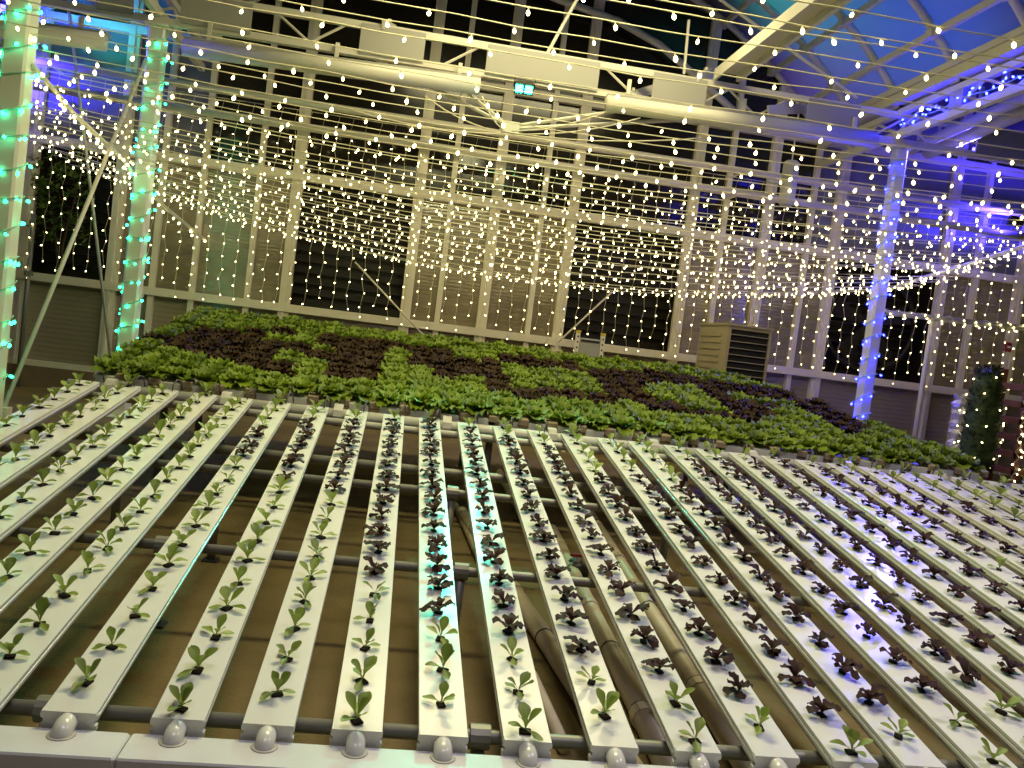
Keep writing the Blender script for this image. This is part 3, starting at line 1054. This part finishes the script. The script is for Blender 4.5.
POLY = [
    [(150, 338), (176, 326), (202, 323), (224, 326), (250, 326), (254, 334), (236, 337), (252, 343), (286, 354), (284, 370), (256, 366), (227, 360), (200, 352), (172, 348)],
    [(244, 336), (300, 336), (300, 351), (246, 350)],
    [(256, 326), (300, 328), (300, 335), (256, 333)],
    [(250, 356), (284, 357), (284, 369), (252, 367)],
    [(298, 341), (323, 343), (323, 355), (298, 353)],
    [(325, 331), (377, 337), (377, 377), (320, 377), (320, 355), (325, 350)],
    [(377, 338), (424, 343), (424, 352), (377, 349)],
    [(397, 353), (446, 346), (446, 366), (398, 366)],
    [(446, 353), (473, 355), (473, 377), (446, 376)],
    [(472, 355), (500, 355), (508, 388), (484, 386)],
    [(492, 354), (538, 355), (538, 364), (496, 363)],
    [(539, 359), (582, 360), (582, 369), (541, 368)],
    [(508, 383), (538, 384), (590, 389), (614, 393), (612, 401), (588, 400), (540, 398), (510, 393)],
    [(592, 367), (627, 367), (678, 371), (704, 376), (754, 384), (832, 390), (846, 399), (818, 401), (871, 425), (863, 433), (832, 426), (807, 410), (783, 400), (768, 392), (754, 396), (706, 387), (678, 383), (640, 383), (652, 394), (688, 399), (690, 411), (645, 407), (620, 396), (602, 391)],
    [(692, 407), (738, 408), (738, 419), (694, 415)],
    [(705, 384), (760, 387), (776, 392), (756, 393), (731, 391), (730, 398), (758, 399), (784, 407), (772, 418), (741, 418), (729, 406), (713, 394)],
]


def inside(x, y, poly):
    r = False
    for (x0, y0), (x1, y1) in zip(poly, poly[1:] + poly[:1]):
        if (y0 > y) != (y1 > y) and x < (x1 - x0) * (y - y0) / (y1 - y0) + x0:
            r = not r
    return r


n_g = n_r = 0
for k in range(NB):
    x = BX0 + k * BP
    ym = bed_ymax(x)
    L = ym - BY0 + 0.04
    if L < 0.2:
        L = 0.2
    o = thing('lettuce_channel', 'white channel of the lettuce bed, %s from the left' % ordinal(k + 1), 'growing channel', mw=t_mx(x, BY0, 0), group='lettuce bed channels')
    bed_body(L).build('channel_body', 'pvc_old', o)
    put('end_cap', capm, o)
    put('clamp_block', blkm, o)
    row = 0
    y = BY0 + (0.055 if k % 2 else 0.085)
    while y < max(ym, BY0 + 0.1):
        row += 1
        px = pix(TABLE @ Vector((x, y, 0.065)))
        red = any(inside(*px, q) for q in POLY)
        s = random.uniform(0.9, 1.12) * (0.93 if red else 1.0)
        if -40 < px[0] < 1060:
            lab = '%s lettuce head, %s from the front in the %s bed channel from the left' % ('dark red' if red else 'leafy green', ordinal(row), ordinal(k + 1))
            h = thing('red_lettuce' if red else 'green_lettuce', lab, 'lettuce', mw=t_mx(x + random.uniform(-0.008, 0.008), y, 0.0015, random.uniform(0, 6.28), s), group='red lettuce heads' if red else 'green lettuce heads')
            put('foliage', random.choice(RH if red else GH), h)
            n_r += red
            n_g += not red
        y += 0.152
for i, yt in enumerate((2.95, 3.8, 4.6)):
    lateral_pipe(yt, -0.066, 0.0155, ('front', 'middle', 'rear')[i] + ' support pipe hidden under the lettuce bed', x0=-1.5, x1=3.0 if i == 0 else 2.2, name='bed_support_pipe')
    for j, cx in enumerate((-1.3, 0.4, 2.1)):
        p = TABLE @ Vector((cx, yt, -0.066))
        o = thing('bed_stand', 'grey leg under the lettuce bed, %s of three at its %s pipe' % (ordinal(j + 1), ('front', 'middle', 'rear')[i]), 'leg', (p.x, p.y, 0), 'lettuce bed legs')
        MB().tube([(0, 0, 0.006), (0, 0, p.z - 0.016)], 0.02, 8).build('tube', 'pipe_grey', o, True)
        MB().cbox((-0.035, -0.035, 0), (0.035, 0.035, 0.008), 0.004).build('foot', 'pipe_grey', o)

# ------------------------------------------------------------------ things behind the bed
c0 = at(729, 325, 5.55)
o = thing('cooling_unit', 'beige louvred cooling unit standing behind the bed before the end wall', 'cooling unit', (c0.x, 5.55, 0))
W_, D_, H_ = 0.40, 0.72, c0.z
b = MB().box((0, 0.03, 0.05), (W_, D_, H_))
b.build('cabinet', 'unit', o)
MB().box((-0.012, -0.012, H_), (W_ + 0.012, D_ + 0.012, H_ + 0.018)).build('lid', 'unit', o)
f = MB()
f.box((0, 0, 0.05), (0.03, 0.03, H_)).box((W_ - 0.02, 0, 0.05), (W_, 0.03, H_)).box((0.03, 0, H_ - 0.03), (W_ - 0.02, 0.03, H_)).box((0.03, 0, 0.05), (W_ - 0.02, 0.03, 0.09))
f.build('louvre_frame', 'unit', o)
MB().box((0.03, 0.022, 0.09), (W_ - 0.02, 0.03, H_ - 0.03)).build('louvre_back', 'black', o)
z = H_ - 0.075
while z > 0.12:
    MB().bar((0.03, 0.006, z), (W_ - 0.02, 0.006, z), 0.022, 0.007).build('louvre_slat', 'slat', o)
    z -= 0.058
for i in range(9):
    z = H_ - 0.09 - i * 0.058
    MB().bar((-0.005, 0.14, z), (-0.005, D_ - 0.06, z), 0.010, 0.02).build('side_louvre', 'unit', o)
for sx in (0.03, W_ - 0.07):
    for sy in (0.05, D_ - 0.1):
        MB().box((sx, sy, 0), (sx + 0.04, sy + 0.04, 0.05)).build('foot', 'black', o)

c0, c1 = at(578, 335, 6.1), at(603, 337, 6.1)
o = thing('control_panel', 'grey control panel between two perforated posts behind the bed', 'panel', (c0.x, 6.1, 0))
wd = c1.x - c0.x
MB().cbox((0.02, -0.02, 0.55), (wd - 0.02, 0.02, c0.z - 0.02), 0.006).build('panel_board', 'plate', o)
MB().box((0.03, -0.024, c0.z - 0.055), (wd - 0.03, -0.0201, c0.z - 0.035)).build('dark_strip', 'black', o)
for x in (0.0, wd):
    b = MB().box((x - 0.018, -0.018, 0), (x + 0.018, 0.018, c0.z + 0.02))
    b.build('perforated_post', 'mullion', o)
    MB().box((x - 0.021, -0.021, c0.z + 0.0202), (x + 0.021, 0.021, c0.z + 0.045)).build('yellow_cap', 'yellow', o)
    for i in range(7):
        MB().box((x - 0.007, -0.0215, c0.z - 0.02 - i * 0.05), (x + 0.007, -0.0182, c0.z - 0.005 - i * 0.05)).build('hole', 'black', o)

# hanging canister, red alarm box
p = at(792, 161, 6.0)
o = thing('hanging_canister', 'pale canister hanging under the roof left of the blue post', 'canister', p)
MB().lathe([(0.062, -0.40), (0.072, -0.38), (0.072, -0.02), (0.05, 0.0)], 14).build('drum', 'steel', o, True)
MB().tube([(0, 0, 0.0), (0, 0, 0.5)], 0.007, 5).build('rod', 'steel', o)
MB().lathe([(0.052, -0.415), (0.052, -0.401)], 14).build('bottom_cap', 'plate', o)
p = at(1007, 347, YW - 0.08)
o = thing('alarm_box', 'small red alarm box on the frame behind the dark topiary', 'alarm', p)
MB().cbox((-0.035, -0.03, -0.05), (0.035, 0.012, 0.05), 0.006).build('case', 'red', o)
MB().box((-0.018, -0.034, -0.01), (0.018, -0.0301, 0.012)).build('white_label', 'wht', o)

# pole and light-hung rail on the right
p = at(923, 380, 5.9)
pt = at(931, 322, 5.9)
o = thing('rail_pole', 'slim pale pole holding the light-hung rail, right of the blue post', 'pole', (p.x, 5.9, 0))
MB().tube([(0, 0, 0.006), (0.0, 0, pt.z)], 0.022, 10).build('tube', 'steel', o, True)
MB().cbox((-0.05, -0.05, 0), (0.05, 0.05, 0.008), 0.004).build('foot', 'steel', o)
a, b = at(882, 312, 5.86), at(1040, 330, 5.86)
o = thing('lit_rail', 'purple-lit rail hung with warm lights at the right of the wall', 'rail', a, None)
MB().tube(local(o, a, b), 0.026, 8).build('rail_tube', 'plate', o, True)
w = thing('rail_light_string', 'warm light string wound along the rail right of the blue post', 'string lights', a)
pts = [p + Vector((0, 0.035 * math.cos(i), 0.035 * math.sin(i))) for i, p in enumerate(along([a, b], 0.02))]
MB().tube(local(w, *pts), 0.003, 4).build('cord', 'cord', w, True)
for q in along(pts, 0.05, 0.02):
    hang(BULB_FAR, q - w.location, w, tilt=1.0)

# columnar topiary with lights
tp = at(980, 462, 4.95)
tt = at(986, 358, 4.95)
o = thing('topiary_tree', 'dark columnar topiary tree dotted with warm lights at the right of the bed', 'tree', (tp.x - 0.04, 4.95, 0))
Rr = random.Random(5)
b = MB()
b.v.append((0, 0, 0.3))
H_ = tt.z
for i in range(1000):
    z = 0.34 + (H_ - 0.42) * Rr.random()
    fz = (z - 0.3) / (H_ - 0.3)
    rad = 0.155 * (1 - max(0, fz - 0.55) * 1.1) * (0.75 + 0.25 * min(1, fz * 5))
    az = Rr.uniform(0, 2 * PI)
    r0 = rad * Rr.uniform(0.45, 0.85)
    c = Vector((r0 * math.cos(az), r0 * math.sin(az), z))
    d = Vector((math.cos(az), math.sin(az), Rr.uniform(0.4, 1.2))).normalized()
    s = d.cross(Vector((0, 0, 1))).normalized()
    L = Rr.uniform(0.035, 0.07)
    for q in range(4):
        dd = (d + s * Rr.uniform(-0.8, 0.8) + Vector((0, 0, Rr.uniform(-0.3, 0.5)))).normalized()
        e = dd * L
        ss = dd.cross(Vector((0.3, 0.2, 1))).normalized() * 0.0045
        b.add([c, c + e * 0.5 + ss, c + e, c + e * 0.5 - ss], [(0, 1, 2, 3)])
b.build('foliage', 'tree', o)
MB().lathe([(0.10, 0.32), (0.135, 0.6), (0.13, 0.85), (0.10, H_ - 0.16), (0.04, H_ - 0.08)], 12).build('crown', 'tree', o, True)
MB().tube([(0, 0, 0.16), (0, 0, 0.4)], 0.022, 8).build('trunk', 'bark', o, True)
MB().lathe([(0.10, 0.0), (0.14, 0.18), (0.13, 0.185), (0.12, 0.165)], 14).build('pot', 'plate', o, True)
w = thing('tree_light_string', 'warm light string wound around the dark topiary tree', 'string lights', (o.location.x, 4.95, 0.4))
pts = []
for i in range(70):
    f = i / 69
    r = 0.185 * (1 - max(0, f - 0.5) * 0.9)
    pts.append(Vector((r * math.cos(i * 0.55), r * math.sin(i * 0.55), f * (H_ - 0.5))))
MB().tube(pts, 0.0025, 4).build('cord', 'tree', w, True)
for q in along(pts, 0.17, 0.05):
    hang(BULB_FAR, q, w, tilt=1.0, k=0.9)

# tinsel-wrapped column
p = at(955, 445, 5.2)
tt = at(957, 392, 5.2)
o = thing('tinsel_column', 'crumpled silver tinsel column beside the dark topiary', 'decoration', (p.x, 5.2, 0))
prof = []
z, i = 0.03, 0
while z < tt.z:
    prof.append((0.062 + 0.014 * math.sin(i * 2.1) + 0.008 * math.sin(i * 5.3), z))
    z += 0.028
    i += 1
b = MB().lathe(prof, 14)
b.v = [(x * (1 + 0.10 * math.sin(7 * math.atan2(y, x) + z * 40)), y * (1 + 0.10 * math.sin(7 * math.atan2(y, x) + z * 40)), z) for x, y, z in b.v]
b.build('wrap', 'tinsel', o)
MB().lathe([(0.09, 0), (0.09, 0.02), (0.05, 0.03)], 14).build('base', 'wht', o)

# lit shelf rack at the right edge
p = at(1006, 470, 5.1)
o = thing('shelf_rack', 'reddish wooden shelf rack edged with yellow lights at the right edge', 'shelf', (p.x, 5.0, 0))
for i in range(6):
    z = 0.35 + i * 0.145
    MB().cbox((0.0, 0, z), (0.9, 0.35, z + 0.055), 0.004).build('shelf_board', 'wood', o)
for x in (0.0, 0.86):
    for y in (0.0, 0.31):
        MB().box((x, y - 0.0, 0), (x + 0.04, y + 0.04, 1.25)).build('upright', 'wood', o)
w = thing('rack_light_string', 'yellow light string along the front of the reddish shelf rack', 'string lights', (p.x, 4.98, 0))
pts = []
for i in range(6):
    z = 0.42 + i * 0.145
    e = [(0.0, z), (0.88, z)] if i % 2 == 0 else [(0.88, z), (0.0, z)]
    for x, zz in e:
        pts.append(Vector((x, -0.012, zz)))
MB().tube(pts, 0.003, 4).build('cord', 'cord', w, True)
for q in along(pts, 0.07, 0.03):
    hang(BULB_FAR, q, w, tilt=1.0)
w = thing('upright_light_string', 'warm light string climbing the near upright of the shelf rack', 'string lights', (p.x - 0.02, 4.97, 0.3))
pts = [Vector((0.02 * math.cos(i * 1.3), 0.012 * math.sin(i * 1.3), 0.022 * i)) for i in range(34)]
MB().tube(pts, 0.003, 4).build('cord', 'cord', w, True)
for q in along(pts, 0.09, 0.03):
    hang(BULB_FAR, q + Vector((0, -0.015, 0)), w, tilt=1.0)

# bush before the leftmost dark window
p = at(62, 200, 6.63)
o = thing('window_bush', 'leafy green bush filling the leftmost dark window', 'bush', (p.x, YW - 0.03, 1.04))
b = MB()
Rr = random.Random(9)
stem = []
for i in range(90):
    f = Rr.random()
    c = Vector((Rr.uniform(-0.26, 0.20), Rr.uniform(-0.10, 0.02), 0.30 + 0.80 * f))
    for q in range(9):
        az, el = Rr.uniform(0, 2 * PI), Rr.uniform(-0.6, 0.9)
        d = Vector((math.cos(az) * math.cos(el), math.sin(az) * math.cos(el) * 0.5, math.sin(el)))
        s = d.cross(Vector((0.1, 0.3, 1))).normalized()
        L = Rr.uniform(0.05, 0.09)
        b.add([c, c + d * L * 0.5 + s * 0.016, c + d * L, c + d * L * 0.5 - s * 0.016], [(0, 1, 2, 3)])
b.build('foliage', 'bush', o)
for x in (-0.08, 0.05):
    MB().tube([(0, 0, 0), (x * 0.5, -0.03, 0.3), (x * 2, -0.03, 0.8)], [0.014, 0.011, 0.005], 6).build('stem', 'bark', o, True)

# ------------------------------------------------------------------ lights of the house


def area(name, loc, aim, size, power, col, spread=180):
    l = bpy.data.lights.new(name, 'AREA')
    l.shape = 'RECTANGLE'
    l.size, l.size_y = size
    l.spread = math.radians(spread)
    l.energy = power
    l.color = col
    o = bpy.data.objects.new(name, l)
    COL.objects.link(o)
    o.location = loc
    o.rotation_euler = (Vector(aim) - Vector(loc)).to_track_quat('-Z', 'Y').to_euler()
    return o


area('roof_lamp_warm', (0.2, 1.7, 3.6), (0.2, 1.9, 0), (1.6, 0.4), 110, (1.0, 0.93, 0.48))
area('roof_lamp_cool', (3.0, 0.0, 3.4), (2.4, 0.6, 0), (1.2, 0.4), 24, (0.92, 0.80, 1.0), 100)
area('roof_lamp_front', (0.0, -1.2, 3.4), (0.2, 0.2, 0), (1.6, 0.4), 11, (0.96, 0.90, 1.0), 110)
area('roof_lamp_back', (0.8, 4.4, 3.9), (0.8, 4.6, 0), (2.4, 0.4), 70, (1.0, 0.88, 0.48))

wd_ = bpy.data.worlds.new('world')
S.world = wd_
wd_.use_nodes = True
wd_.node_tree.nodes['Background'].inputs[0].default_value = (0.010, 0.009, 0.008, 1)
wd_.node_tree.nodes['Background'].inputs[1].default_value = 1.0

vs_ = S.view_settings
vs_.view_transform = 'Standard'
vs_.look = 'None'
vs_.exposure = 0.0
vs_.gamma = 1.0
vs_.use_curve_mapping = False
